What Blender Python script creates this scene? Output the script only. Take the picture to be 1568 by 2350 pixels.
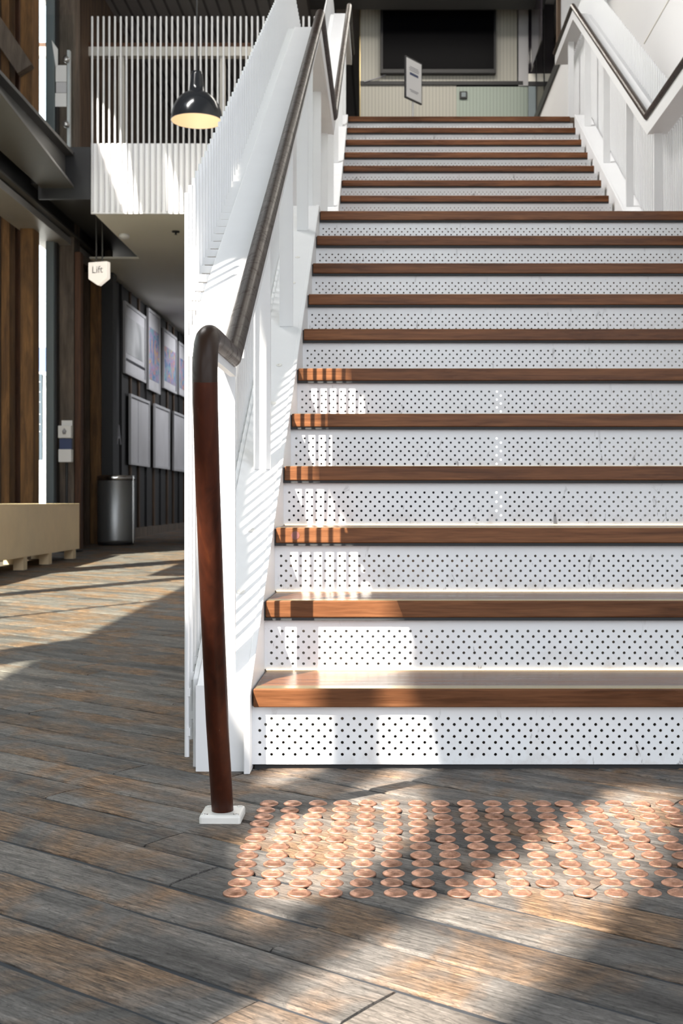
import bpy, bmesh, math, random
from mathutils import Vector, Matrix
random.seed(7)
for o in list(bpy.data.objects): bpy.data.objects.remove(o)
SC = bpy.context.scene
COL = SC.collection

# ------------------------------------------------------------------ camera, world, sun, exposure
F, CX, CY, EYE = 2787.0, 884.0, 1150.0, 0.614      # focal length (px of a 1568x2350 frame), principal point, eye height
cam_d = bpy.data.cameras.new('camera'); cam = bpy.data.objects.new('camera', cam_d); COL.objects.link(cam)
cam.location = (0, 0, EYE); cam.rotation_euler = (math.pi/2, 0, 0)
cam_d.sensor_fit = 'VERTICAL'; cam_d.sensor_height = 36; cam_d.sensor_width = 24
cam_d.lens = F/2350*36
cam_d.shift_x = -(CX-784)/2350; cam_d.shift_y = -(1175-CY)/2350
cam_d.clip_start = .05; cam_d.clip_end = 600
cam_d.dof.use_dof = True; cam_d.dof.focus_distance = 2.35; cam_d.dof.aperture_fstop = 12.0
SC.camera = cam

SUN = Vector((.548, .8365, -.94)).normalized()
sd = bpy.data.lights.new('sun', 'SUN'); so = bpy.data.objects.new('sun', sd); COL.objects.link(so)
so.rotation_euler = SUN.to_track_quat('-Z', 'Y').to_euler(); so.location = (-8, -10, 14)
sd.energy = 22.0; sd.angle = math.radians(.4); sd.color = (1, .92, .80)

W = bpy.data.worlds.new('world'); SC.world = W; W.use_nodes = True
wn = W.node_tree.nodes; wl = W.node_tree.links
wbg = wn['Background']
wtc = wn.new('ShaderNodeTexCoord'); wsep = wn.new('ShaderNodeSeparateXYZ'); wr = wn.new('ShaderNodeValToRGB')
wl.new(wtc.outputs['Generated'], wsep.inputs[0]); wl.new(wsep.outputs['Z'], wr.inputs[0]); wl.new(wr.outputs[0], wbg.inputs[0])
wr.color_ramp.elements[0].color = (.95, .97, 1, 1); wr.color_ramp.elements[1].color = (.74, .86, 1, 1)
wbg.inputs[1].default_value = 3.0

def portal(name, loc, rot, sx, sy):
    l = bpy.data.lights.new(name, 'AREA'); o = bpy.data.objects.new(name, l); COL.objects.link(o)
    l.shape = 'RECTANGLE'; l.size = sx; l.size_y = sy; o.location = loc; o.rotation_euler = rot
    l.cycles.is_portal = True
portal('portal_rear', (-.9, -8.9, 4.3), (math.radians(90), 0, 0), 6.6, 8.6)          # open rear facade
portal('portal_right', (2.4, -3.9, 4.3), (math.radians(90), 0, math.radians(90)), 10.2, 8.6)
portal('portal_left', (-4.3, 3.2, 2.7), (math.radians(90), 0, math.radians(-90)), 8.6, 4.6)

SC.view_settings.view_transform = 'Standard'; SC.view_settings.look = 'None'
SC.view_settings.gamma = 1; SC.view_settings.use_curve_mapping = False
SC.view_settings.exposure = 0.0
SC.cycles.use_denoising = True; SC.cycles.max_bounces = 7; SC.cycles.diffuse_bounces = 4
SC.cycles.glossy_bounces = 3; SC.cycles.transparent_max_bounces = 8; SC.cycles.sample_clamp_indirect = 6
SC.cycles.caustics_reflective = False; SC.cycles.caustics_refractive = False

# ------------------------------------------------------------------ helpers
def zf(D): return .0108*(D-2.78)                  # the old floor climbs slightly
def PX(x, D): return (x-CX)*D/F
def PZ(y, D): return EYE+(CY-y)*D/F

def link(o, parent=None):
    COL.objects.link(o)
    if parent is not None: o.parent = parent
    return o
def empty(name, loc=(0, 0, 0)):
    o = bpy.data.objects.new(name, None); o.location = loc; o.empty_display_size = .1
    return link(o)
def tag(o, label, cat, group=None):
    o['label'] = label; o['category'] = cat
    if group: o['group'] = group
    return o
def struct(o, label=None):
    o['kind'] = 'structure'
    if label: o['label'] = label
    return o
class MB:
    def __init__(s): s.v = []; s.f = []; s.sm = []
    def poly(s, pts, faces, smooth=False):
        n = len(s.v); s.v += [tuple(p) for p in pts]
        for f in faces: s.f.append(tuple(i+n for i in f)); s.sm.append(smooth)
        return s
    def box(s, x0, x1, y0, y1, z0, z1):
        return s.poly([(x0,y0,z0),(x1,y0,z0),(x1,y1,z0),(x0,y1,z0),(x0,y0,z1),(x1,y0,z1),(x1,y1,z1),(x0,y1,z1)],
            [(0,3,2,1),(4,5,6,7),(0,1,5,4),(1,2,6,5),(2,3,7,6),(3,0,4,7)])
    def bar(s, p0, p1, w, h):                    # rectangular bar between two points; w sideways, h in the upright sense
        p0, p1 = Vector(p0), Vector(p1); d = (p1-p0).normalized()
        sd_ = d.cross(Vector((0,0,1)))
        sd_ = sd_.normalized() if sd_.length > 1e-4 else Vector((1,0,0))
        up = sd_.cross(d).normalized()
        pts = [p+sd_*a*w/2+up*b*h/2 for p in (p0, p1) for a, b in ((-1,-1),(1,-1),(1,1),(-1,1))]
        return s.poly(pts, [(3,2,1,0),(4,5,6,7),(0,1,5,4),(1,2,6,5),(2,3,7,6),(3,0,4,7)])
    def prism_x(s, prof, x0, x1):                # profile in (y,z), ordered, extruded in x
        n = len(prof)
        pts = [(x0, y, z) for y, z in prof]+[(x1, y, z) for y, z in prof]
        fs = [tuple(range(n)), tuple(range(2*n-1, n-1, -1))]
        fs += [(i, i+n, (i+1) % n+n, (i+1) % n) for i in range(n)]
        return s.poly(pts, fs)
    def prism_y(s, prof, y0, y1):                # profile in (x,z)
        n = len(prof)
        pts = [(x, y0, z) for x, z in prof]+[(x, y1, z) for x, z in prof]
        fs = [tuple(range(n)), tuple(range(2*n-1, n-1, -1))]
        fs += [(i, i+n, (i+1) % n+n, (i+1) % n) for i in range(n)]
        return s.poly(pts, fs)
    def lathe(s, prof, c=(0,0,0), seg=24, smooth=True):   # profile of (r,z)
        n = len(prof); pts = []
        for k in range(seg):
            a = 2*math.pi*k/seg
            pts += [(c[0]+r*math.cos(a), c[1]+r*math.sin(a), c[2]+z) for r, z in prof]
        fs = [(k*n+i, ((k+1) % seg)*n+i, ((k+1) % seg)*n+i+1, k*n+i+1) for k in range(seg) for i in range(n-1)]
        return s.poly(pts, fs, smooth)
    def cyl(s, x, y, z0, z1, r, seg=10, smooth=True):
        s.lathe([(r, z0), (r, z1)], (x, y, 0), seg, smooth)
        return s.lathe([(0.0001, z0), (r, z0)], (x, y, 0), seg, False).lathe([(r, z1), (0.0001, z1)], (x, y, 0), seg, False)
    def tube(s, path, r, seg=16, cap=True):      # mitred sweep
        P = [Vector(p) for p in path]; n0 = len(s.v); N = len(P)
        d0 = (P[1]-P[0]).normalized(); u = d0.orthogonal().normalized(); w = d0.cross(u)
        ring = [P[0]+u*r*math.cos(2*math.pi*k/seg)+w*r*math.sin(2*math.pi*k/seg) for k in range(seg)]
        rings = [ring]
        for i in range(1, N):
            d = (P[i]-P[i-1]).normalized()
            t = d if i == N-1 else (d+(P[i+1]-P[i]).normalized()).normalized()
            new = []
            for q in rings[-1]:
                den = d.dot(t); k = (P[i]-q).dot(t)/den
                new.append(q+d*k)
            rings.append(new)
        pts = [q for rg in rings for q in rg]
        fs = [(i*seg+k, i*seg+(k+1) % seg, (i+1)*seg+(k+1) % seg, (i+1)*seg+k) for i in range(N-1) for k in range(seg)]
        s.poly(pts, fs, True)
        if cap:
            s.poly(rings[0], [tuple(range(seg-1, -1, -1))]); s.poly(rings[-1], [tuple(range(seg))])
        return s
    def mesh(s, name, m=None):
        me = bpy.data.meshes.new(name); me.from_pydata(s.v, [], s.f); me.update()
        me.polygons.foreach_set('use_smooth', s.sm)
        if m: me.materials.append(m)
        bm = bmesh.new(); bm.from_mesh(me); bmesh.ops.recalc_face_normals(bm, faces=bm.faces); bm.to_mesh(me); bm.free()
        return me
    def build(s, name, m, parent=None, bevel=0, loc=None):
        o = bpy.data.objects.new(name, s.mesh(name, m))
        if bevel:
            b = o.modifiers.new('bevel', 'BEVEL'); b.width = bevel; b.segments = 2; b.limit_method = 'ANGLE'; b.angle_limit = math.radians(40)
        if loc: o.location = loc
        return link(o, parent)
def box(name, m, x0, x1, y0, y1, z0, z1, parent=None, bevel=0):
    return MB().box(x0, x1, y0, y1, z0, z1).build(name, m, parent, bevel)
def inst(me, name, loc, parent=None):
    o = bpy.data.objects.new(name, me); o.location = loc
    return link(o, parent)
def text(name, s, size, loc, rot, m, parent=None, ext=.001, align='CENTER'):
    c = bpy.data.curves.new(name, 'FONT'); c.body = s; c.size = size; c.extrude = ext; c.align_x = align; c.align_y = 'CENTER'
    t = bpy.data.objects.new(name, c); COL.objects.link(t); bpy.context.view_layer.update()
    me = bpy.data.meshes.new_from_object(t.evaluated_get(bpy.context.evaluated_depsgraph_get()))
    bpy.data.objects.remove(t); me.materials.clear(); me.materials.append(m)
    o = bpy.data.objects.new(name, me); o.location = loc; o.rotation_euler = rot
    return link(o, parent)

# ------------------------------------------------------------------ materials
def mat(name, col=(.8, .8, .8), rough=.5, metal=0, emit=None, estr=0, spec=.5):
    m = bpy.data.materials.new(name); m.use_nodes = True
    b = m.node_tree.nodes['Principled BSDF']
    b.inputs['Base Color'].default_value = (*col, 1); b.inputs['Roughness'].default_value = rough
    b.inputs['Metallic'].default_value = metal; b.inputs['Specular IOR Level'].default_value = spec
    if emit:
        b.inputs['Emission Color'].default_value = (*emit, 1); b.inputs['Emission Strength'].default_value = estr
    return m
class NT:
    def __init__(s, m): s.m = m; s.t = m.node_tree; s.b = s.t.nodes['Principled BSDF']
    def n(s, typ, **kw):
        nd = s.t.nodes.new(typ)
        for k, v in kw.items():
            if hasattr(nd, k): setattr(nd, k, v)
            else: nd.inputs[k].default_value = v
        return nd
    def l(s, a, b): s.t.links.new(a, b)
    def coord(s, scale=(1,1,1), which='Object', rot=(0,0,0), rnd=0):
        tc = s.n('ShaderNodeTexCoord'); mp = s.n('ShaderNodeMapping'); mp.inputs['Scale'].default_value = scale; mp.inputs['Rotation'].default_value = rot
        src = tc.outputs[which]
        if rnd:
            oi = s.n('ShaderNodeObjectInfo'); vm = s.n('ShaderNodeVectorMath', operation='SCALE'); vm.inputs[0].default_value = (rnd, rnd*.7, rnd*.3)
            s.l(oi.outputs['Random'], vm.inputs['Scale']); va = s.n('ShaderNodeVectorMath', operation='ADD')
            s.l(src, va.inputs[0]); s.l(vm.outputs[0], va.inputs[1]); src = va.outputs[0]
        s.l(src, mp.inputs[0]); return mp.outputs[0]
    def noise(s, v, scale, detail=4, rough=.55, dist=0):
        nd = s.n('ShaderNodeTexNoise'); nd.inputs['Scale'].default_value = scale; nd.inputs['Detail'].default_value = detail
        nd.inputs['Roughness'].default_value = rough; nd.inputs['Distortion'].default_value = dist; s.l(v, nd.inputs['Vector']); return nd.outputs['Fac']
    def ramp(s, fac, *stops):
        r = s.n('ShaderNodeValToRGB'); e = r.color_ramp.elements
        while len(e) < len(stops): e.new(.5)
        for el, (p, c) in zip(e, stops):
            el.position = p; el.color = (*c, 1) if len(c) == 3 else c
        s.l(fac, r.inputs[0]); return r.outputs[0]
    def mix(s, fac, a, b, mode='MIX'):
        m = s.n('ShaderNodeMix', data_type='RGBA', blend_type=mode)
        if isinstance(fac, (int, float)): m.inputs[0].default_value = fac
        else: s.l(fac, m.inputs[0])
        for i, q in ((6, a), (7, b)):
            if isinstance(q, tuple): m.inputs[i].default_value = (*q, 1)
            else: s.l(q, m.inputs[i])
        return m.outputs[2]
    def bump(s, h, strength=.3, dist=.005, prev=None):
        b = s.n('ShaderNodeBump'); b.inputs['Strength'].default_value = strength; b.inputs['Distance'].default_value = dist
        s.l(h, b.inputs['Height'])
        if prev: s.l(prev, b.inputs['Normal'])
        return b.outputs[0]
    def base(s, c): s.l(c, s.b.inputs['Base Color'])
    def nrm(s, c): s.l(c, s.b.inputs['Normal'])
    def rough(s, c): s.l(c, s.b.inputs['Roughness'])
G = lambda v: (v, v, v)

def m_floor():
    m = mat('weathered_planks', rough=.7, spec=.35); t = NT(m)
    v = t.coord((1, 1, 1), rnd=31); vs = t.coord((1.3, 9, 9), rnd=31); vf = t.coord((11, 150, 90), rnd=17); vm = t.coord((34, 95, 95), rnd=9)
    big = t.noise(vs, 1.3, 5, .6, .4); fine = t.noise(vf, 1.5, 4, .7, .6); crust = t.noise(vm, 1.7, 6, .75, .9); pits = t.noise(v, 60, 6, .75); blot = t.noise(v, 3.0, 4, .65, .5)
    c = t.ramp(big, (.30, (.070, .062, .059)), (.45, (.138, .127, .119)), (.56, (.200, .183, .170)), (.70, (.26, .235, .212)))
    warm = t.ramp(blot, (.47, G(0)), (.62, G(.85)))
    c = t.mix(warm, c, t.ramp(fine, (.3, (.098, .053, .027)), (.5, (.245, .142, .075)), (.72, (.38, .24, .14))))
    c = t.mix(.85, c, t.ramp(fine, (.30, G(.22)), (.46, G(.80)), (.60, G(1.15)), (.74, G(1.75))), 'MULTIPLY')
    c = t.mix(.85, c, t.ramp(crust, (.32, G(.22)), (.45, G(.85)), (.60, G(1.1)), (.74, G(1.7))), 'MULTIPLY')
    oi = t.n('ShaderNodeObjectInfo')
    t.base(t.mix(1.0, c, t.ramp(oi.outputs['Random'], (0, G(.80)), (.5, G(1.0)), (1, (1.2, 1.14, 1.08))), 'MULTIPLY'))
    n1 = t.bump(fine, .7, .004); n2 = t.bump(crust, .8, .006, n1); n3 = t.bump(t.noise(vs, 5, 4, .6), .5, .008, n2); t.nrm(n3)
    t.rough(t.ramp(pits, (.3, G(.80)), (.7, G(.52))))
    return m
def m_tread():
    m = mat('oiled_hardwood', rough=.34, spec=.14); t = NT(m)
    v = t.coord((1.2, 22, 22), rnd=23); vf = t.coord((9, 160, 160), rnd=23)
    a = t.noise(v, 1.5, 5, .6, .9); b = t.noise(vf, 1.2, 3, .6)
    c = t.ramp(a, (.28, (.085, .033, .014)), (.5, (.160, .068, .030)), (.72, (.235, .108, .050)))
    c = t.mix(.55, c, t.ramp(b, (.33, G(.55)), (.6, G(1.08))), 'MULTIPLY')
    oi = t.n('ShaderNodeObjectInfo')
    t.base(t.mix(1, c, t.ramp(oi.outputs['Random'], (0, (.80, .76, .74)), (1, (1.18, 1.12, 1.08))), 'MULTIPLY'))
    t.nrm(t.bump(b, .12, .001)); t.rough(t.ramp(a, (.3, G(.24)), (.7, G(.36))))
    return m
def m_rail(name, c1, c2, c3, grain=(26, 26, 5), scratch=(60, 60, 9)):
    m = mat(name, rough=.4, spec=.16); t = NT(m)
    a = t.noise(t.coord(grain), 1.6, 5, .6, .6); w = t.noise(t.coord((1.2, 1.2, 1.2)), 2.3, 3, .5)
    c = t.ramp(a, (.3, c1), (.58, c2), (.8, c3))
    c = t.mix(t.ramp(w, (.45, G(0)), (.7, G(.4))), c, tuple(q*1.6 for q in c2))
    scr = t.noise(t.coord(scratch), 2.2, 5, .7, 1.5)
    c = t.mix(t.ramp(scr, (.70, G(0)), (.735, G(.7))), c, (.50, .40, .33))
    t.base(c); t.nrm(t.bump(a, .02, .002)); t.rough(t.ramp(scr, (.5, G(.34)), (.75, G(.6))))
    return m
def m_white(name, col=(.80, .80, .80), rough=.42, dirt=.3, sc=7):
    m = mat(name, col, rough); t = NT(m)
    v = t.coord((1, 1, 1), rnd=11)
    a = t.noise(v, sc, 5, .65); b = t.noise(v, sc*7, 4, .7)
    c = t.ramp(a, (.25, tuple(q*(1-.10*dirt) for q in col)), (.6, col))
    c = t.mix(t.ramp(b, (.68, G(0)), (.80, G(.35*dirt))), c, (.45, .42, .40))
    t.base(c); t.nrm(t.bump(b, .04, .001)); return m
def m_riser():
    m = mat('scuffed_white_steel', (.79, .80, .81), .36); t = NT(m)
    v = t.coord((1, 1, 1), rnd=19); vs = t.coord((16, 4, 4.6), rot=(0, .45, 0), rnd=19)
    tc = t.n('ShaderNodeTexCoord'); sp = t.n('ShaderNodeSeparateXYZ'); t.l(tc.outputs['Object'], sp.inputs[0])
    g = t.ramp(sp.outputs['Z'], (.0, G(1)), (.055, G(.35)), (.11, G(0)))
    a = t.noise(v, 16, 6, .72); sfc = t.noise(vs, 1.7, 4, .7, .8)
    c = t.mix(t.mix(1, t.ramp(a, (.48, G(0)), (.70, G(.55))), g, 'MULTIPLY'), (.79, .80, .815), (.52, .46, .42))
    c = t.mix(t.mix(1, t.ramp(sfc, (.63, G(0)), (.68, G(.85))), t.ramp(sp.outputs['Z'], (.0, G(1)), (.09, G(.65)), (.135, G(0))), 'MULTIPLY'), c, (.20, .19, .19))
    t.base(c); return m
def m_timber(name, a, b, rough=.65, ax=2):
    s1 = [7, 7, 7]; s2 = [55, 55, 55]; s1[ax] = .9; s2[ax] = 4
    m = mat(name, a, rough); t = NT(m); v = t.coord(s1, rnd=13); vf = t.coord(s2, rnd=13)
    n1 = t.noise(v, 1.6, 5, .65, .5); n2 = t.noise(vf, 1.5, 3, .6)
    c = t.mix(.5, t.ramp(n1, (.3, a), (.68, b)), t.ramp(n2, (.3, G(.5)), (.65, G(1.1))), 'MULTIPLY')
    t.base(c); t.nrm(t.bump(n2, .2, .003)); return m
def m_stripes(name, col, pitch, axis='X', depth=.5, rough=.5, groove=.5):
    m = mat(name, col, rough); t = NT(m); tc = t.n('ShaderNodeTexCoord'); sp = t.n('ShaderNodeSeparateXYZ'); t.l(tc.outputs['Object'], sp.inputs[0])
    mu = t.n('ShaderNodeMath', operation='MULTIPLY'); mu.inputs[1].default_value = 1/pitch; t.l(sp.outputs[axis], mu.inputs[0])
    fr = t.n('ShaderNodeMath', operation='FRACT'); t.l(mu.outputs[0], fr.inputs[0])
    c = t.ramp(fr.outputs[0], (0, tuple(q*groove for q in col)), (.14, tuple(q*groove for q in col)), (.26, col), (1, col))
    t.base(c); t.nrm(t.bump(c, depth, .006)); return m
def m_glass(name, tint=(.96, .98, .98), refl=.10):
    m = bpy.data.materials.new(name); m.use_nodes = True; t = m.node_tree; t.nodes.remove(t.nodes['Principled BSDF'])
    tr = t.nodes.new('ShaderNodeBsdfTransparent'); tr.inputs[0].default_value = (*tint, 1)
    gl = t.nodes.new('ShaderNodeBsdfGlossy'); gl.inputs['Roughness'].default_value = .02
    lw = t.nodes.new('ShaderNodeLayerWeight'); lw.inputs[0].default_value = .2
    mx = t.nodes.new('ShaderNodeMixShader'); mm = t.nodes.new('ShaderNodeMath'); mm.operation = 'MULTIPLY'; mm.inputs[1].default_value = .35; t.links.new(lw.outputs['Facing'], mm.inputs[0]); t.links.new(mm.outputs[0], mx.inputs[0]); t.links.new(tr.outputs[0], mx.inputs[1]); t.links.new(gl.outputs[0], mx.inputs[2])
    t.links.new(mx.outputs[0], t.nodes['Material Output'].inputs[0]); return m

M = {}
M['floor'] = m_floor(); M['joint'] = mat('dark_joint_filler', (.022, .025, .031), .8)
M['tread'] = m_tread(); M['rail'] = m_rail('worn_dark_rail', (.015, .0088, .0065), (.024, .0135, .009), (.038, .021, .0125), (7, 7, 7), (14, 14, 14)); M['post'] = m_rail('varnished_mahogany', (.018, .006, .0035), (.044, .012, .006), (.085, .024, .009))
M['white'] = m_white('white_painted_steel', (.74, .74, .75)); M['rod'] = m_white('white_rod_paint', (.70, .70, .71), .38, .1)
M['riser'] = m_riser(); M['plate'] = m_white('chipped_white_plate', (.72, .70, .66), .45, .9, 22)
M['wallw'] = m_white('white_plaster', (.86, .86, .87), .6, .1, 2)
M['brass'] = mat('brass_strip', (.42, .33, .16), .3, .85); M['dark_fill'] = mat('matte_dark_fill', (.02, .021, .023), .7)
M['led'] = mat('warm_light_strip', (.9, .8, .6), .5, 0, (1, .74, .42), 1.6)
M['steel'] = mat('brushed_screw_steel', (.55, .55, .54), .3, .9)
M['dark'] = mat('black_steel', (.018, .018, .019), .5); M['grey_steel'] = m_white('grey_painted_steel', (.085, .082, .078), .45, .5)
M['ceil'] = mat('grey_roof_lining', (.20, .20, .20), .7); M['charcoal'] = mat('charcoal_ceiling', (.05, .05, .052), .6)
M['timber'] = m_timber('dark_old_timber', (.05, .032, .020), (.16, .10, .06))
M['amber'] = m_timber('amber_old_timber', (.09, .042, .014), (.31, .155, .05))
M['redwood'] = m_timber('red_brown_timber', (.06, .024, .011), (.16, .07, .034))
M['brown_grey'] = m_timber('weathered_grey_brown_timber', (.07, .055, .042), (.22, .17, .13))
M['bluegrey'] = mat('blue_grey_frame', (.22, .27, .29), .4)
M['lintel'] = m_white('pale_grey_lintel', (.34, .33, .32), .5, 1, 3); M['ply'] = m_white('pale_plywood', (.93, .74, .47), .42, 1.2, 3)
M['cream'] = m_stripes('cream_grooved_boards', (.50, .49, .43), .042, 'X', .5, .5, .72)
M['green'] = m_stripes('pale_green_grooved_boards', (.40, .47, .41), .042, 'X', .5, .5, .72)
M['ribbed'] = m_stripes('dark_ribbed_ceiling', (.40, .40, .40), .16, 'X', .8, .5, .35)
M['soffit'] = m_white('off_white_soffit', (.86, .84, .77), .6, .2, 2)
M['glass'] = m_glass('clear_glass')
M['screen'] = mat('black_screen', (.003, .003, .004), .3, spec=.03)
M['paper'] = mat('white_paper', (.82, .82, .82), .6); M['ink'] = mat('dark_ink', (.03, .03, .04), .6); M['navy'] = mat('navy_ink', (.03, .05, .14), .5)
M['inkgrey'] = mat('grey_ink', (.35, .35, .38), .6)

# ------------------------------------------------------------------ structure: floor
TH = math.radians(-36.4)
floor = empty('floor'); floor.rotation_euler = (0, 0, TH); struct(floor, 'weathered grey-brown timber plank floor laid on the diagonal')
ct, st = math.cos(TH), math.sin(TH)
def uv2w(u, v): return (u*ct-v*st, u*st+v*ct)
sub = MB(); q = [(-4.2, -9), (9, -9), (9, 28), (-4.2, 28)]
sub.poly([(x*ct+y*st, -x*st+y*ct, zf(y)-.0042) for x, y in q], [(0, 1, 2, 3)])
sub.build('joint_filler', M['joint'], floor)
XR, DR = (-4.15, 2.2), (-.6, 26)
def clip(v):
    lo, hi = -1e9, 1e9                      # X=u*ct-v*st ; D=u*st+v*ct
    for a, b, (m0, m1) in ((ct, -v*st, XR), (st, v*ct, DR)):
        s0, s1 = sorted(((m0-b)/a, (m1-b)/a)); lo, hi = max(lo, s0), min(hi, s1)
    return lo, hi
def plank(mb, u0, u1, v0, v1, near):
    L = u1-u0; n = max(2, int(L/(.11 if near else 1.2))); rows = []
    lift = random.uniform(-.001, .001); gap = .0034 if near else .003
    jl = [random.gauss(0, .0013) if near else 0 for _ in range(n+1)]; jr = [random.gauss(0, .0016) if near else 0 for _ in range(n+1)]
    pts = []
    for i in range(n+1):
        u = u0+.002+(L-.004)*i/n; a = v0+gap+jl[i]; b = v1-gap-jr[i]
        zz = lambda uu, vv, dz: zf(uv2w(uu, vv)[1])+dz+lift
        mid = (a+b)/2; dzm = random.uniform(-.001, .001) if near else 0
        pts += [(u, a, zz(u, a, -.02)), (u, a+.001, zz(u, a, -.003+random.uniform(-.002, .0015)*near)), (u, a+.005, zz(u, a, 0)), (u, mid, zz(u, mid, .0008+dzm)),
                (u, b-.005, zz(u, b, 0)), (u, b-.001, zz(u, b, -.003+random.uniform(-.002, .0015)*near)), (u, b, zz(u, b, -.02))]
    fs = [(i*7+k, i*7+k+1, (i+1)*7+k+1, (i+1)*7+k) for i in range(n) for k in range(6)]
    fs += [tuple(range(7)), tuple(n*7+k for k in range(6, -1, -1))]
    mb.poly(pts, fs)
edges = [.55, .665, .785, .903, 1.021, 1.138, 1.265, 1.377, 1.501, 1.613]
while edges[-1] < 17.5: edges.append(edges[-1]+random.uniform(.108, .128))
far = MB(); npl = 0
for v0, v1 in zip(edges, edges[1:]):
    lo, hi = clip((v0+v1)/2)
    if hi-lo < .3: continue
    u = lo-random.uniform(0, 1.5)
    while u < hi:
        u2 = u+random.uniform(2.2, 3.6); a, b = max(u, lo), min(u2, hi); u = u2
        if b-a < .12: continue
        Dm = min(uv2w(a, v0)[1], uv2w(b, v0)[1])
        if Dm < 7.5 and npl < 285:
            mb = MB(); plank(mb, a, b, v0, v1, Dm < 4.2); mb.build('plank', M['floor'], floor); npl += 1
        else: plank(far, a, b, v0, v1, False)
fo = far.build('far_planks', M['floor'], floor); fo['kind'] = 'stuff'

# ------------------------------------------------------------------ structure: walls, ceilings
def wall_with_holes(name, x, outer, holes, m, thick):
    c = bpy.data.curves.new(name, 'CURVE'); c.dimensions = '2D'; c.fill_mode = 'BOTH'; c.extrude = thick/2
    for ring in [outer]+holes:
        s = c.splines.new('POLY'); s.points.add(len(ring)-1); s.use_cyclic_u = True
        for p, (y, z) in zip(s.points, ring): p.co = (y, z, 0, 1)
    t = bpy.data.objects.new(name, c); COL.objects.link(t); bpy.context.view_layer.update()
    me = bpy.data.meshes.new_from_object(t.evaluated_get(bpy.context.evaluated_depsgraph_get())); bpy.data.objects.remove(t)
    me.transform(Matrix(((0, 0, 1, x), (1, 0, 0, 0), (0, 1, 0, 0), (0, 0, 0, 1))))
    me.materials.clear(); me.materials.append(m)
    return link(bpy.data.objects.new(name, me))
R4 = lambda y0, y1, z0, z1: [(y0, z0), (y1, z0), (y1, z1), (y0, z1)]
holes = [  # out of view; the uneven openings are shaped to cast the sun patches
    [(-4.35,6.85),(-4.35,7.15),(-4.2,7.36),(-3.95,7.34),(-3.84,7.30),(-3.76,7.46),(-3.65,7.5),(-3.64,7.22),(-3.70,7.1),(-3.80,7.02),(-3.74,6.88),(-3.80,6.74),(-4.0,6.78)],
    [(-3.42,7.6),(-3.35,7.62),(-3.05,7.80),(-2.86,7.82),(-2.80,7.55),(-2.5,7.52),(-2.25,7.66),(-2.12,8.0),(-1.95,8.06),(-1.72,8.0),(-1.78,7.72),(-2.3,7.22),(-2.45,7.15),(-2.5,7.1),(-2.6,7.12),(-2.78,7.06),(-2.82,6.95),(-2.9,6.80),(-3.42,6.72)],
    [(-5.14,6.6),(-5.14,7.6),(-5.06,7.95),(-4.80,8.28),(-4.56,8.05),(-4.64,7.5),(-4.66,7.3),(-4.62,6.6)],
    [(8.9,6.6),(8.9,6.95),(8.6,7.1),(8.43,7.02),(8.22,6.62),(8.46,6.34)],
    [(7.9,7.6),(7.66,7.45),(7.6,7.2),(7.85,7.05)],
    R4(-1.1, .15, 1.0, 5.0), R4(.76, 2.5, 1.0, 5.0), R4(2.56, 4.3, 1.0, 5.0), R4(4.62, 6.6, 1.0, 5.0), R4(7.25, 9.3, 1.0, 4.2)]
struct(wall_with_holes('wall_left', -4.2, R4(-9, 12.62, 0, 9), holes, M['timber'], .02), 'unseen dark timber side wall, openings shaped to throw the sun patches')
struct(box('wall_right', M['wallw'], 2.35, 2.45, 1.2, 24, 0, 9), 'plain white wall beyond the far balustrade')
pn = m_glass('tinted_glass', (.92, .95, .91))
for i, (a, b, t) in enumerate(((-1.1, .15, 5), (.76, 2.5, 5), (2.56, 4.3, 5), (4.62, 6.6, 5), (7.25, 9.3, 4.2))):
    w_ = struct(empty('window_%d' % (i+2)), 'tall glazed opening in the dark side wall'); box('pane', pn, -4.2, -4.19, a-.02, b+.02, .98, t+.02, w_)
struct(box('wall_left_upper', M['timber'], -3.5, -3.42, 12.95, 26, 3.3, 8.7))
box('trim_1', M['soffit'], 2.343, 2.35, 1.2, 11, PZ(50, 10.5)-.004, PZ(50, 10.5)+.004)['kind'] = 'structure'
struct(box('ceiling', M['ceil'], -4.2, 2.4, -9, 10.6, 8.7, 8.8))
struct(box('ceiling_upper', M['ribbed'], -4.2, 4, 10.6, 27, 6.74, 6.84), 'dark ribbed metal ceiling over the upper floor')
struct(box('wall_bulkhead', M['charcoal'], -4.2, 4, 10.55, 10.6, 6.74, 8.7))
struct(box('wall_back', M['dark'], -4.3, 2.35, 26, 26.1, 0, 8))
# ------------------------------------------------------------------ upper floor slab
uf = MB(); ZU = 3.752
uf.box(-2.69, 2.35, 11.25, 26, 3.29, ZU); uf.box(-.45, 2.35, 9.93, 11.25, 3.29, ZU)
struct(uf.build('floor_upper', M['timber']), 'upper storey floor slab')
so_ = MB().box(-2.69, -.2, 11.25, 13.3, 3.27, 3.29).box(-3.24, 1.5, 13.3, 26, 3.27, 3.29)
struct(so_.build('ceiling_soffit', M['soffit']), 'off-white flat soffit under the balcony')

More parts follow.
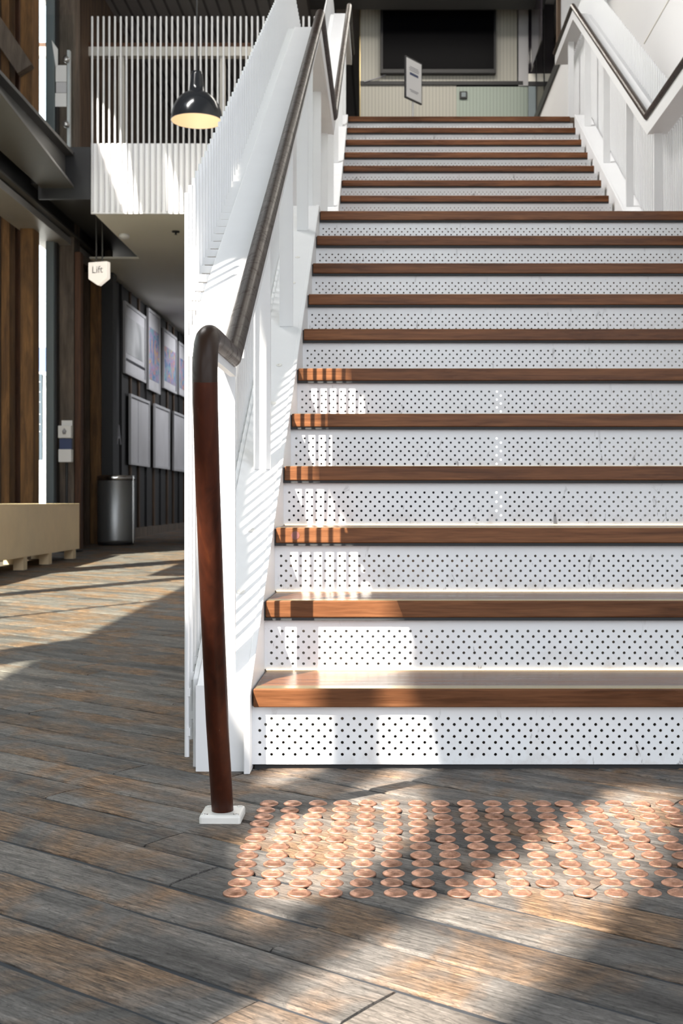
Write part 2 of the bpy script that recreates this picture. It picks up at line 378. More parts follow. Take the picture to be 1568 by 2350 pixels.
# ------------------------------------------------------------------ staircase
XL, XRR = -.300, 1.510
RISE, GO, Z1, D1 = .177, .286, .187, 2.76         # lower flight: tread k has its nose at D1+GO*(k-1), top at Z1+RISE*(k-1)
ZLAND = Z1+RISE*10; DU = 7.33; RU = .1795         # landing level, first upper nose, upper rise
stairs = tag(empty('staircase', (0, D1, 0)), 'wide straight staircase of oiled wood treads over white perforated risers, rising from the plank floor', 'staircase')
stairs.location = (0, 0, 0)
def perforated(W_, H, z0):
    mb = MB(); cx_, cz_ = .0135, .0137; n = int((W_-.030)/cx_); n -= n % 2
    x0 = .017-cx_/2; xe = x0+(n+1)*cx_; zb = z0-cz_/2; zt = zb+7*cz_; r = .0037; TK = .004
    for a, b, c, d in ((0, W_, 0, zb), (0, W_, zt, H), (0, x0, zb, zt), (xe, W_, zb, zt)):
        mb.poly([(a, 0, c), (b, 0, c), (b, 0, d), (a, 0, d)], [(0, 1, 2, 3)])
    ring = [(math.cos(math.pi/4*k+math.pi/4), math.sin(math.pi/4*k+math.pi/4)) for k in range(8)]
    sq = [(1,1),(0,1),(-1,1),(-1,0),(-1,-1),(0,-1),(1,-1),(1,0)]
    for i in range(n+1):
        for j in range(7):
            cx, cz = x0+cx_*(i+.5), zb+cz_*(j+.5)
            if (i+j) % 2: mb.poly([(cx-cx_/2, 0, cz-cz_/2), (cx+cx_/2, 0, cz-cz_/2), (cx+cx_/2, 0, cz+cz_/2), (cx-cx_/2, 0, cz+cz_/2)], [(0, 1, 2, 3)])
            else:
                pts = [(cx+a*cx_/2, 0, cz+b*cz_/2) for a, b in sq]+[(cx+a*r, 0, cz+b*r) for a, b in ring]+[(cx+a*r, TK, cz+b*r) for a, b in ring]
                mb.poly(pts, [(k, (k+1) % 8, 8+(k+1) % 8, 8+k) for k in range(8)]+[(8+k, 8+(k+1) % 8, 16+(k+1) % 8, 16+k) for k in range(8)])
    mb.poly([(0, TK, H), (W_, TK, H), (W_, 0, H), (0, 0, H)], [(0, 1, 2, 3)])
    return mb.mesh('perforated_riser', M['riser'])
WR = XRR-XL+.03
rise1 = perforated(WR, .1335, .0225); riseN = perforated(WR, .124, .0135)
tm = MB().box(0, XRR-XL, 0, GO+.02, -.042, 0).mesh('tread', M['tread'])
def bev(o, w):
    b = o.modifiers.new('bevel', 'BEVEL'); b.width = w; b.segments = 2; b.limit_method = 'ANGLE'; return o
strip_m = MB().box(.004, XRR-XL-.004, .006, .048, -.002, .0006).mesh('nosing_strip', M['brass'])
under_m = MB().box(-.004, XRR-XL, .004, .05, -.050, -.042).box(-.0045, -.0005, .003, GO, -.050, -.004).mesh('dark_underlay', M['dark_fill'])  # dark strip under the tread nose and along its left end
led_m = MB().box(0, XRR-XL, 0, .003, 0, .0035).mesh('light_strip', M['led'])
def step(D, z, first=False):
    t = bev(inst(tm, 'tread', (XL, D, z), stairs), .003)
    inst(strip_m, 'nosing_strip', (0, 0, 0), t)
    if not first: inst(under_m, 'dark_underlay', (0, 0, 0), t)
    return t
for k in range(1, 11):
    z = Z1+RISE*(k-1); t_ = step(D1+GO*(k-1), z, k == 1)
    if k == 3:
        st3 = MB().lathe([(.0001, 0), (.0118, 0), (.0122, -.0008), (.0122, -.002)], seg=8, smooth=False).build('sticker', mat('faded_red_sticker', (.16, .055, .045), .4), t_)
        st3.rotation_euler = (math.pi/2, 0, 0); st3.location = (.054, -.0006, -.021); st3['label'] = 'faded red round sticker'
    inst(led_m, 'light_strip', (XL, D1+GO*k+.015, z+.0005), stairs)
for k in range(1, 12):
    Dr = D1+.02+GO*(k-1)
    if k == 1: inst(rise1, 'riser', (XL-.004, Dr, .0115), stairs)
    else: inst(riseN, 'riser', (XL-.004, Dr, Z1+RISE*(k-2)+.003), stairs)
step(D1+GO*10, ZLAND)
box('landing', M['tread'], XL, XRR, D1+GO*11, DU+.02, ZLAND-.042, ZLAND, stairs)
for u in range(1, 11):
    D, z = DU+GO*(u-1), ZLAND+RU*u
    step(D, z)
    o = inst(riseN, 'riser', (XL-.004, D+.02, z-RU+.003), stairs); o.scale = (1, 1, (RU-.053)/.124)
box('gap_shade_strip', M['dark_fill'], XL, XRR, D1+.03, D1+.05, -.01, .012, stairs)  # dark strip standing in for the shade of the gap under the first riser

# guard line shared by both balustrades: (D, z of the handrail centre)
RL = [(2.386, .898), (5.65, 2.88), (7.17, 2.885), (10.0, 4.69), (11.05, 4.69)]
def rz(D, pts=RL):
    for (a, za), (b, zb) in zip(pts, pts[1:]):
        if D <= b or (b, zb) == pts[-1]: return za+(zb-za)*(D-a)/(b-a)
SL = [(2.73, .176), (5.62, 1.984), (7.07, 1.984), (9.93, 3.775), (11.1, 3.775)]
sz = lambda D: rz(D, SL)
def ribbon(pts, d0, d1, off, th, fn):            # closed (y,z) profile following a line
    ds = [d0]+[p[0] for p in pts if d0 < p[0] < d1]+[d1]
    return [(d, fn(d)+off) for d in ds]+[(d, fn(d)+off-th) for d in reversed(ds)]
PD = [2.80]+[2.715+.875*i for i in range(1, 4)]+[5.68, 6.42, 7.15]+[7.98, 8.81, 9.64, 10.5]
def balustrade(name, label, fx):
    b = tag(empty(name, (0, 0, 0)), label, 'balustrade', 'white rod balustrades of the stair')
    def X(a, c): return tuple(sorted((fx(a), fx(c))))
    low = [(2.73, zf(2.73)), (2.96, zf(2.9)), (5.72, 1.66), (7.2, 1.66), (9.93, 3.40), (9.93, 3.775)]
    top = [(7.07, 1.984), (5.62, 1.984), (2.73, .176)]
    MB().prism_x(low+top, *X(-.318, -.304)).build('inner_stringer', M['white'], b, .002)
    MB().prism_x([(2.80, zf(2.8))]+low[1:5]+[(9.93, 3.755)]+[(d, z-.012) for d, z in top[:2]]+[(2.80, .205)], *X(-.443, -.430)).build('outer_stringer', M['white'], b, .002)
    MB().prism_x(ribbon(SL, 2.765, 9.93, -.004, .012, sz), *X(-.428, -.318)).build('stringer_top', M['white'], b)
    MB().box(*X(-.430, -.318), 2.758, 2.766, zf(2.76), .195).build('end_panel', M['white'], b)
    MB().prism_x(ribbon(RL, 2.60, 11.05, -.060, .045, rz), *X(-.421, -.314)).build('top_cap', M['white'], b, .002)
    MB().prism_x(ribbon(RL, 2.60, 11.05, -.016, .092, rz), *X(-.314, -.302)).build('edge_band', M['white'], b)
    for D in PD:
        z0 = sz(D)-.006
        dx = .007 if D < 2.9 else 0
        box('post', M['white'], *X(-.388-dx, -.338-dx), D-.006, D+.006, z0, rz(D)-.10, b, .001)
    bolt = MB().lathe([(.0105, 0), (.0105, .0008), (.009, .0014), (.0035, .0014), (.003, .0006), (.0001, .0006)], seg=16).mesh('bolt', M['plate'])
    D = 3.07
    while D < 5.5:
        for q in (D, D+.24):
            o = inst(bolt, 'bolt', (fx(-.365), q, sz(q)-.0035), b); o.rotation_euler = (math.atan(.6256), 0, 0)
        D += .875
    L = 1.285
    def rodmesh(stub):
        m = MB().cyl(0, 0, 0, L, .0056, 10)
        s = fx(-.421)-fx(-.452)
        for zz, q_ in ((L-stub-.022, 1), (L-stub-.022-.88, .27), (L-stub-.022-.97, .27)): m.box(*sorted((0, s*q_)), -.0055, .0055, zz, zz+.018)
        return m.mesh('rod', M['rod'])
    ma, mb_ = rodmesh(.245), rodmesh(.315)
    D = 2.77
    while D < 11.02:
        flat = 5.65 < D < 7.17 or D > 10
        zt = rz(D)+(.255 if flat else .185)
        inst(mb_ if flat else ma, 'rod', (fx(-.452), D, zt-L), b); D += .05
    return b
balustrade('stair_balustrade', 'white slatted balustrade with sloping cap, on the stair side by the open hall', lambda x: x)
balustrade('stair_balustrade', 'white slatted balustrade with sloping cap, on the stair side by the white wall', lambda x: 1.245-x)

# handrails
hr = tag(empty('handrail', (0, 0, 0)), 'worn dark wooden handrail that bends down to a post with a square white foot', 'handrail')
RR = .0212
foot = (-.3165, 2.365)
post = [(foot[0], foot[1], .012), (-.3145, 2.275, .2), (-.309, 2.172, .42), (-.305, 2.085, .65), (-.3035, 2.05, .78), (-.303, 2.044, .815)]
MB().tube(post, RR, 24).build('newel_post', M['post'], hr)
bend = [(-.3031, 2.0445, .812), (-.303, 2.044, .838), (-.303, 2.048, .860), (-.303, 2.058, .878), (-.303, 2.074, .890), (-.303, 2.096, .897), (-.303, 2.13, .898),
        (-.303, 2.386, .898), (-.302, 5.65, 2.88), (-.301, 7.17, 2.885), (-.296, 10.0, 4.69), (-.296, 11.05, 4.69)]
MB().tube(bend, RR, 24).build('rail', M['rail'], hr)
MB().prism_x([(2.115, .880), (2.42, .880), (2.42, .862), (2.115, .862)], -.309, -.297).build('rail_support', M['white'], hr)
bp = box('base_plate', M['plate'], foot[0]-.040, foot[0]+.040, foot[1]-.041, foot[1]+.041, zf(2.36)-.004, .012, hr, .005)
for sx in (-1, 1):
    for sy in (-1, 1):
        MB().lathe([(.006, 0), (.006, .0006), (.0045, .0012), (.0018, .0012), (.0015, .0003), (.0001, .0003)], (foot[0]+.030*sx, foot[1]+.030*sy, .012), 14).build('screw', M['steel'], bp)
hr2 = tag(empty('handrail', (0, 0, 0)), 'dark wooden handrail on the balustrade beside the white wall', 'handrail')
MB().tube([(1.547, 2.386, .898), (1.547, 5.65, 2.88), (1.547, 7.17, 2.885), (1.547, 10.0, 4.69), (1.547, 11.05, 4.69)], RR, 20).build('rail', M['rail'], hr2)

# ------------------------------------------------------------------ copper studs in the floor before the first step
M['copper'] = mat('machined_copper', (.62, .33, .215), .34, .8); tq = NT(M['copper'])
tq.b.inputs['Roughness'].default_value = .4; tq.b.inputs['Anisotropic'].default_value = .75
tg = tq.n('ShaderNodeTangent', direction_type='RADIAL', axis='Z'); tq.l(tg.outputs[0], tq.b.inputs['Tangent'])
cv = tq.noise(tq.coord((1, 1, 1), rnd=40), 60, 4, .7)
oi = tq.n('ShaderNodeObjectInfo')
tq.base(tq.mix(1, tq.ramp(cv, (.3, (.30, .15, .098)), (.6, (.56, .31, .215))), tq.ramp(oi.outputs['Random'], (0, G(.72)), (1, G(1.1))), 'MULTIPLY'))
sm_ = MB(); r = .0001
for k in range(5):                                # concentric ridges on the flat crown
    a = .0012+k*.0021
    sm_.lathe([(r, .0046), (a, .0046)], seg=36).lathe([(a, .0046), (a+.0005, .0040), (a+.0010, .0040), (a+.0014, .0046)], seg=36); r = a+.0014
sm_.lathe([(r, .0046), (.0122, .0045)], seg=36).lathe([(.0122, .0045), (.0183, .0014)], seg=36).lathe([(.0183, .0014), (.0190, .0006), (.0190, -.002)], seg=36)
studm = sm_.mesh('copper_stud', M['copper'])
rs = random.Random(3)
ORD = 'first second third fourth fifth sixth seventh eighth ninth tenth eleventh twelfth thirteenth fourteenth fifteenth sixteenth seventeenth eighteenth'.split()
for i in range(12):
    for j in range(18):
        x = -.239+.0505*j+rs.gauss(0, .0016); y = 1.927+.0497*i+rs.gauss(0, .0016)
        if x > PX(1630, y): continue
        o = inst(studm, 'floor_stud', (x, y, zf(y)+.001)); o.rotation_euler = (rs.gauss(0, .012), rs.gauss(0, .012), rs.uniform(0, 6.28))
        tag(o, 'copper stud in floor grid, %s row from the step, %s from the handrail side' % (ORD[11-i], ORD[j]), 'floor stud', 'copper studs in the grid before the stair')

# ------------------------------------------------------------------ left side of the hall
def column(m, label, x0, x1, D, z1=8.6, depth=.2, name='timber_column'):
    o = box(name, m, PX(x0, D), PX(x1, D), D, D+depth, zf(D)-.004, z1, None, .008)
    return tag(o, label, 'column')
column(M['amber'], 'narrow amber timber post at the far edge of the window wall', 2, 21, 12.0)
column(M['redwood'], 'dark recessed board between two amber timber posts', 21.5, 45, 12.32, depth=.1, name='timber_board')
c3 = tag(empty('timber_column', (0, 0, 0)), 'brown timber column with a grey cover plate, left of the bright window slot', 'column')
struct(box('wall_light_block', M['timber'], -3.50, -3.475, 12.76, 14.2, 0, 8.7))  # added panel that keeps outside light off the boards
D = 12.0; box('shaft', M['amber'], PX(46, D), PX(76, D), D, D+.22, zf(D)-.004, 8.6, c3, .008)
box('cover_plate', M['bluegrey'], PX(47, D), PX(68, D), D-.02, D, PZ(516, D), PZ(474, D), c3, .004)
w1 = struct(empty('window_1'), 'tall narrow window slot with a blue-grey frame')
box('window_frame', M['bluegrey'], PX(105, 12.6), PX(123, 12.6), 12.6, 12.75, zf(12.6), 8.6, w1)
box('window_seal', M['dark'], PX(123.5, 12.65), PX(130, 12.65), 12.65, 12.75, zf(12.6), 8.6, w1)
box('pane', M['glass'], PX(70, 12.68), PX(106, 12.68), 12.68, 12.69, zf(12.6), 8.6, w1)
column(M['brown_grey'], 'broad weathered grey-brown column behind the sanitiser stand', 130, 170, 12.8, depth=.25)
column(M['redwood'], 'slim red-brown post fixed to the broad weathered column', 171, 185, 12.78, z1=3.24, depth=.12)
column(M['timber'], 'dark brown board behind the grey bin', 186, 206, 14.02, z1=3.26, depth=.1, name='timber_board')
column(M['amber'], 'amber-stained board behind the grey bin', 206.5, 231, 14.0, z1=3.26, depth=.1, name='timber_board')
column(M['dark'], 'dark steel post at the corner of the gallery wall', 231.5, 259, 14.05, z1=3.26, depth=.2, name='steel_column')
struct(box('wall_left_infill', M['timber'], -4.3, PX(72, 12.7), 12.6, 12.68, 0, 9))
struct(box('wall_left_return', M['timber'], PX(127, 14.2), -3.2, 14.2, 14.27, 0, 3.7))
gw = struct(box('wall_gallery', M['dark'], -3.34, -3.25, 14.28, 26, 0, 3.3), 'black gallery wall with upright studs')
D = 14.35
while D < 25:
    box('stud', M['timber'] if int(D*10) % 2 else M['dark'], -3.25, -3.225, D, D+.07, zf(D), 3.28, gw); D += .52
struct(box('baseboard_left', M['brown_grey'], -3.255, -3.215, 14.3, 26, 0.06, .27))
struct(box('trim_2', M['lintel'], -3.64, -3.31, 6, 13.9, 3.31, 3.38), 'pale weathered lintel plank above the window slot')
bm_ = tag(empty('lintel_beam'), 'long black steel track beam running above the window wall', 'beam')
box('web', M['dark'], -3.34, -3.28, 6, 14.3, 3.42, 3.60, bm_); box('flange', M['grey_steel'], -3.36, -3.255, 6, 14.3, 3.60, 3.62, bm_); box('flange', M['grey_steel'], -3.36, -3.255, 6, 14.3, 3.40, 3.42, bm_)
sb = tag(empty('steel_beam'), 'grey steel beam with a wide lower flange ending at the white balcony', 'beam')
fl = MB(); q = [(-3.17, 5), (-2.516, 5), (-2.87, 11.2), (-3.17, 11.2)]
fl.poly([(x, y, 3.50) for x, y in q]+[(x, y, 3.525) for x, y in q], [(3, 2, 1, 0), (4, 5, 6, 7), (0, 1, 5, 4), (1, 2, 6, 5), (2, 3, 7, 6), (3, 0, 4, 7)])
fl.build('lower_flange', M['grey_steel'], sb)
box('web', M['grey_steel'], -3.02, -2.95, 5, 11.2, 3.525, 3.80, sb); box('upper_flange', M['grey_steel'], -3.12, -2.87, 5, 11.2, 3.80, 3.83, sb)
struct(box('trim_3', M['dark'], -3.2, -2.72, 11.2, 11.24, 3.40, 3.88))
struct(box('floor_gallery', M['charcoal'], -3.4, -2.69, 11.24, 26, 3.55, ZU), 'dark edge of the upper floor by the window wall')
br = tag(MB().bar((PX(-60, 11.9), 11.9, PZ(-15, 11.9)), (PX(58, 11.9), 11.93, PZ(160, 11.9)), .13, .17).build('diagonal_brace', M['brown_grey'], bevel=.006), 'grey-brown timber brace sloping down across the upper posts', 'brace')
# bench
be = tag(empty('plywood_bench'), 'long pale plywood box bench on short block feet along the window wall', 'bench')
bx_ = [(-3.22, 7.4), (-2.82, 11.2)]
box('side_panel', M['ply'], -2.838, -2.82, 7.4, 11.2, .175, .574, be, .002); box('side_panel', M['ply'], -3.22, -3.202, 7.4, 11.2, .175, .574, be, .002)
box('end_panel', M['ply'], -3.202, -2.838, 11.182, 11.2, .175, .574, be); box('end_panel', M['ply'], -3.202, -2.838, 7.4, 7.418, .175, .574, be)
box('top', M['ply'], -3.22, -2.82, 7.4, 11.2, .574, .592, be, .002)
for D in (7.7, 8.85, 9.55, 10.26, 11.06):
    box('foot', M['ply'], -2.91, -2.83, D-.05, D+.05, zf(D), .176, be); box('foot', M['ply'], -3.21, -3.13, D-.05, D+.05, zf(D), .176, be)
# bin
M['bin'] = mat('grey_satin_metal', (.34, .345, .35), .38, .8); M['chrome'] = mat('chrome', (.75, .75, .75), .12, 1)
bn = tag(empty('waste_bin', (-3.045, 13.74, zf(13.74))), 'round grey metal waste bin with a chrome rim by the gallery wall', 'bin')
MB().lathe([(.0001, .03), (.205, .03), (.207, .06), (.207, .72), (.203, .725)], seg=36).build('body', M['bin'], bn)
MB().lathe([(.0001, 0), (.20, 0), (.20, .03)], seg=32).build('base', M['dark'], bn)
MB().lathe([(.203, .725), (.211, .73), (.211, .775), (.200, .785), (.18, .775), (.0001, .765)], seg=36).build('rim', M['chrome'], bn)
MB().cyl(.204, -.045, .02, .78, .008, 8).build('hinge_rod', M['chrome'], bn)
# hand sanitiser stand
D = 12.3; ss = tag(empty('sanitiser_stand', (PX(152, D), D, zf(D))), 'hand sanitiser stand with white boxes on a thin dark pole beside the column', 'dispenser stand')
zz = lambda y: PZ(y, D)-zf(D)
MB().cyl(0, .02, .012, zz(964), .014, 10).build('pole', M['dark'], ss); MB().lathe([(.0001, .012), (.16, .012), (.165, 0), (.0001, 0)], seg=24).build('base', M['dark'], ss)
box('header_card', M['paper'], PX(142, D)-PX(152, D), PX(166.5, D)-PX(152, D), -.012, 0, zz(977), zz(965), ss)
db = box('dispenser', M['paper'], PX(137, D)-PX(152, D), PX(167, D)-PX(152, D), -.07, .006, zz(1006), zz(977.5), ss, .006)
MB().lathe([(.0001, 0), (.014, 0), (.022, .03), (.0001, .062)], (0, -.0745, zz(997)), 10).build('drop_mark', M['inkgrey'], db)
box('bottle_window', M['navy'], PX(139, D)-PX(152, D), PX(166, D)-PX(152, D), -.04, .006, zz(1031), zz(1006.5), ss)
db2 = box('drip_box', M['wallw'], PX(138, D)-PX(152, D), PX(168, D)-PX(152, D), -.07, .006, zz(1061), zz(1031.5), ss, .006)
# exterior seen through the window slot
M['pale'] = mat('pale_concrete', (.75, .74, .72), .8); M['blue'] = mat('blue_roof', (.10, .14, .28), .6); M['board'] = mat('slate_sign_board', (.06, .085, .11), .5)
struct(box('ground_exterior', M['pale'], -60, -4.3, -9, 120, -.4, -.3))
bd = tag(empty('waterfront_building'), 'distant white waterfront building with a blue roof, seen through the window slot', 'building')
box('wall', M['pale'], -22, -10, 60, 66, -.3, PZ(864, 60), bd); box('roof', M['blue'], -22.2, -9.8, 59.6, 66, PZ(857, 60), PZ(800, 60), bd); box('parapet', M['paper'], -22.3, -9.7, 59.5, 59.7, PZ(864, 60), PZ(856, 60), bd)
D = 14.2; sg = tag(empty('directory_board'), 'slate-blue outdoor sign board with thin white lines, behind the window slot', 'sign')
box('panel', M['board'], PX(60, D), PX(96.5, D), D, D+.04, PZ(1056, D), PZ(858, D), sg)
for y in (876, 899, 922, 950, 973, 990): box('line', M['paper'], PX(76, D), PX(92.5, D), D-.003, D, PZ(y+1.2, D), PZ(y, D), sg)
for y, x in ((883, 89), (890, 90), (929, 89), (935, 85)): box('printed_line', M['inkgrey'], PX(76, D), PX(x, D), D-.003, D, PZ(y+2.2, D), PZ(y, D), sg)
box('post', M['board'], PX(70, D), PX(73, D), D+.01, D+.04, -.3, PZ(1056, D), sg)

# framed prints on the gallery wall
def m_art(name, seed, cols, sc=3.0, dist=2.0):
    m = mat(name, (.5, .5, .5), .6); t = NT(m); v = t.coord((1, 1, 1)); 
    mp = t.n('ShaderNodeMapping'); mp.inputs['Location'].default_value = (seed, seed*2, seed*3); t.l(v, mp.inputs[0])
    t.base(t.ramp(t.noise(mp.outputs[0], sc, 2, .5, dist), *cols)); return m
A1 = m_art('grey_wash_print', 3, [(.38, (.30, .31, .32)), (.48, (.55, .56, .57)), (.62, (.47, .48, .49))], 1.3, .3)
vivid = [(.36, (.10, .16, .38)), (.43, (.20, .40, .42)), (.475, (.30, .30, .50)), (.505, (.50, .28, .42)), (.54, (.18, .26, .46)), (.585, (.58, .22, .20)), (.64, (.48, .45, .22))]
A2, A3, A4 = (m_art('vivid_abstract_print', k, vivid, 3.2, 2.5) for k in (5, 9, 14))
P0 = m_art('white_sheet', 2, [(.3, (.55, .55, .57)), (.7, (.64, .64, .67))], 2, .3)
M['lightframe'] = mat('pale_metal_frame', (.58, .58, .60), .4)
WX = -3.22
def dof(x): return -(WX+.02)*F/(CX-x)
def picture(label, x0, x1, yt, yb, art, kind):
    d0, d1 = dof(x0), dof(x1); zt, zb = PZ(yt, d0), PZ(yb, d0)
    p = tag(empty('framed_print'), label, 'picture', 'prints on the black gallery wall')
    fw = .035
    f = MB().box(WX, WX+.03, d0, d0+fw, zb, zt).box(WX, WX+.03, d1-fw, d1, zb, zt).box(WX, WX+.03, d0+fw, d1-fw, zb, zb+fw).box(WX, WX+.03, d0+fw, d1-fw, zt-fw, zt)
    f.build('frame', M['lightframe'], p); box('sheet', P0, WX, WX+.012, d0+fw, d1-fw, zb+fw, zt-fw, p)
    if kind == 'grey':
        box('print', art, WX+.012, WX+.015, d0+.14, d1-.06, zb+.30*(zt-zb), zt-.16, p)
        box('dark_band', M['ink'], WX+.015, WX+.018, d0+fw, d1-fw, zb+.19*(zt-zb), zb+.225*(zt-zb), p)
    elif kind == 'vivid': box('print', art, WX+.012, WX+.015, d0+.10, d1-fw, zb+.14*(zt-zb), zt-.24, p)
    elif kind == 'fold': box('fold_line', M['inkgrey'], WX+.012, WX+.0135, d0+.42*(d1-d0), d0+.445*(d1-d0), zb+fw, zt-fw, p)
picture('framed grey wash print with a dark band, top row, nearest the bin', 286, 334, 690, 856, A1, 'grey')
picture('tall framed print half plain and half vivid, second in the top row', 340, 367, 706, 893, A2, 'vivid')
picture('framed blue and red abstract print, third in the top row', 375, 405, 752, 890, A3, 'vivid')
picture('framed abstract print partly hidden by the white rods, end of top row', 410, 440, 783, 905, A4, 'vivid')
picture('plain white framed sheet with a centre fold, lower row above the bin', 299, 343, 903, 1066, P0, 'fold')
picture('plain white framed sheet, second in the lower row', 355, 389, 926, 1073, P0, 'plain')
picture('plain white framed sheet partly hidden by the white rods, lower row', 398, 436, 943, 1080, P0, 'plain')
lt = text('wall_letter', 'A', .34, (WX+.012, 14.62, PZ(1000, 14.6)), (math.pi/2, 0, math.pi/2), M['inkgrey'], None, .006)
tag(lt, 'pale letter A fixed to the black wall beside the lower prints', 'letter')

# lift sign, smoke detector, sprinkler
M['lit'] = mat('lit_opal_acrylic', (.9, .86, .8), .4, 0, (1, .90, .78), .72)
D = 12.2; ls = tag(empty('lift_sign', (PX(228, D), D, 0)), 'glowing white pentagon Lift sign hanging on two dark rods', 'sign')
ls.rotation_euler = (0, 0, math.radians(-20))
hx, zt, zm, zb = .108, PZ(602, D), PZ(640, D), PZ(656, D)
MB().prism_y([(-hx, zm), (0, zb), (hx, zm), (hx, zt), (-hx, zt)], -.035, .035).build('light_box', M['lit'], ls, .008)
text('lettering', 'Lift', .10, (0, -.037, PZ(621, D)), (math.pi/2, 0, 0), M['inkgrey'], ls, .0015)
for x in (-.035, .035): MB().cyl(x, 0, zt-.005, 3.60, .008, 8).build('hanging_rod', M['grey_steel'], ls)
box('ceiling_plate', M['dark'], -.06, .06, -.03, .03, 3.53, 3.552, ls)
sm = MB().lathe([(.0001, 3.27), (.052, 3.27), (.055, 3.245), (.035, 3.228), (.0001, 3.222)], (-2.60, 12.1, 0), 20).build('smoke_detector', M['paper']); tag(sm, 'round white smoke detector on the soffit edge above the Lift sign', 'smoke detector')
sp_ = tag(empty('sprinkler_head', (-2.06, 11.95, 3.27)), 'small dark sprinkler head under the soffit', 'sprinkler')
MB().lathe([(.0001, 0), (.04, 0), (.036, -.012), (.0001, -.012)], seg=14).build('escutcheon', M['dark'], sp_); MB().lathe([(.0001, -.012), (.008, -.012), (.008, -.03), (.016, -.034), (.0001, -.036)], seg=10).build('nozzle', M['dark'], sp_)

# ------------------------------------------------------------------ balcony
bc = tag(empty('balcony_front'), 'white balcony front of upright rods over a deep ribbed fascia', 'balcony')
box('fascia', M['wallw'], -2.717, -.47, 11.215, 11.245, 3.268, 3.917, bc)
brm = MB().cyl(0, 0, 0, 1.80, .0095, 10).mesh('rod', M['rod'])
x = -2.703
while x < -.48: inst(brm, 'rod', (x, 11.205, 3.285), bc); x += .0527
gp = tag(empty('glass_balustrade'), 'clear glass balustrade panel with a white post and round clamps, beside the balcony rods', 'balustrade')
D = 11.6
box('pane', M['glass'], PX(90, D), PX(172, D), D, D+.012, ZU, PZ(34, D), gp)
box('post', M['white'], PX(152, D), PX(158, D), D+.03, D+.08, ZU, PZ(112, D), gp)
for y in (137, 286):
    o = MB().lathe([(.0001, -.02), (.028, -.02), (.03, -.012), (.03, .03), (.0001, .03)], seg=16).build('clamp', M['steel'], gp); o.rotation_euler = (math.pi/2, 0, 0); o.location = (PX(152, D), D, PZ(y, D))
for nm, lb, m_, c4 in (('paper_notice', 'upper white paper notice stuck on the glass balustrade', M['paper'], (128, 153, 188, 150)), ('paper_notice', 'pale blue-grey card between two white notices on the glass', M['lightframe'], (129, 153, 213, 189)), ('paper_notice', 'lower white paper notice stuck on the glass balustrade', M['paper'], (127, 153, 245, 214))):
    tag(box(nm, m_, PX(c4[0], D), PX(c4[1], D), D-.006, D-.001, PZ(c4[2], D), PZ(c4[3], D)), lb, 'notice')
le = MB().poly([(PX(a, D), D-.02-.1*(a < 130)*0, PZ(b, D)) for a, b in ((120, 94), (134, 114), (134, 150), (129, 156))]+[(PX(a, D), D-.014, PZ(b, D)) for a, b in ((120, 94), (134, 114), (134, 150), (129, 156))], [(0, 1, 2, 3), (7, 6, 5, 4), (0, 4, 5, 1), (1, 5, 6, 2), (2, 6, 7, 3), (3, 7, 4, 0)]).build('paper_notice', M['paper']); tag(le, 'slanting white paper sign standing above the notices on the glass', 'notice')
cb = tag(empty('far_rail'), 'cream horizontal beam with a red-brown edge crossing behind the balcony rods', 'beam')
box('beam', M['soffit'], -4.05, -1.55, 14.0, 14.1, PZ(128, 14), PZ(107, 14), cb); box('top_edge', M['redwood'], -4.05, -1.55, 14.0, 14.14, PZ(107, 14)+.001, PZ(98, 14), cb)
for i, (x0, x1) in enumerate(((168, 192), (205, 232), (262, 275))):
    column(M['timber'], ('dark timber post behind the first balcony rods', 'second dark timber post behind the balcony rods', 'thin dark timber post behind the balcony rods')[i], x0, x1, 15.5, 6.73, .2)
    bpy.context.view_layer.update()
for o in [o for o in COL.objects if o.name.startswith('timber_column') and o.type == 'MESH' and 'balcony rods' in o.get('label', '')]:
    for v in o.data.vertices:
        if v.co.z < 2: v.co.z = ZU-.004
# pendant lamp
M['lampblack'] = mat('glossy_dark_enamel', (.018, .020, .024), .16); M['lampin'] = mat('cream_lamp_inside', (.80, .68, .52), .5); M['bulb'] = mat('lit_bulb', (1, .9, .8), .5, 0, (1, .80, .56), 2)
for xx in (-3.05, -1.88): box('post', M['soffit'], xx-.03, xx+.03, 14.02, 14.08, ZU, PZ(128, 14), cb)
D = 10.5; pl = tag(empty('pendant_lamp', (PX(452, D), D, PZ(278, D))), 'large black dome pendant lamp with a pale inside, hanging before the balcony rods', 'lamp')
prof = [(.224, 0), (.222, .03), (.212, .085), (.192, .14), (.160, .19), (.120, .225), (.080, .246), (.068, .256), (.062, .30), (.050, .40), (.046, .425), (.0001, .43)]
MB().lathe(prof, seg=40).build('shade', M['lampblack'], pl)
MB().lathe([(r*.975, z-.004 if z > .02 else z) for r, z in prof[:7]]+[(.0001, .238)], seg=40).build('lining', M['lampin'], pl)
MB().lathe([(.224, 0), (.2184, 0)], seg=40).build('rim', M['lampblack'], pl)
MB().lathe([(.0001, .10), (.03, .11), (.045, .145), (.034, .185), (.018, .20), (.016, .236)], seg=20).build('bulb', M['bulb'], pl)
MB().cyl(0, 0, .43, 8.7-PZ(278, D), .006, 8).build('cable', M['dark'], pl)
ld = bpy.data.lights.new('pendant_light', 'POINT'); lo = bpy.data.objects.new('pendant_light', ld); COL.objects.link(lo); lo.parent = pl; lo.location = (0, 0, .06); ld.energy = 1.2; ld.color = (1, .82, .62); ld.shadow_soft_size = .04

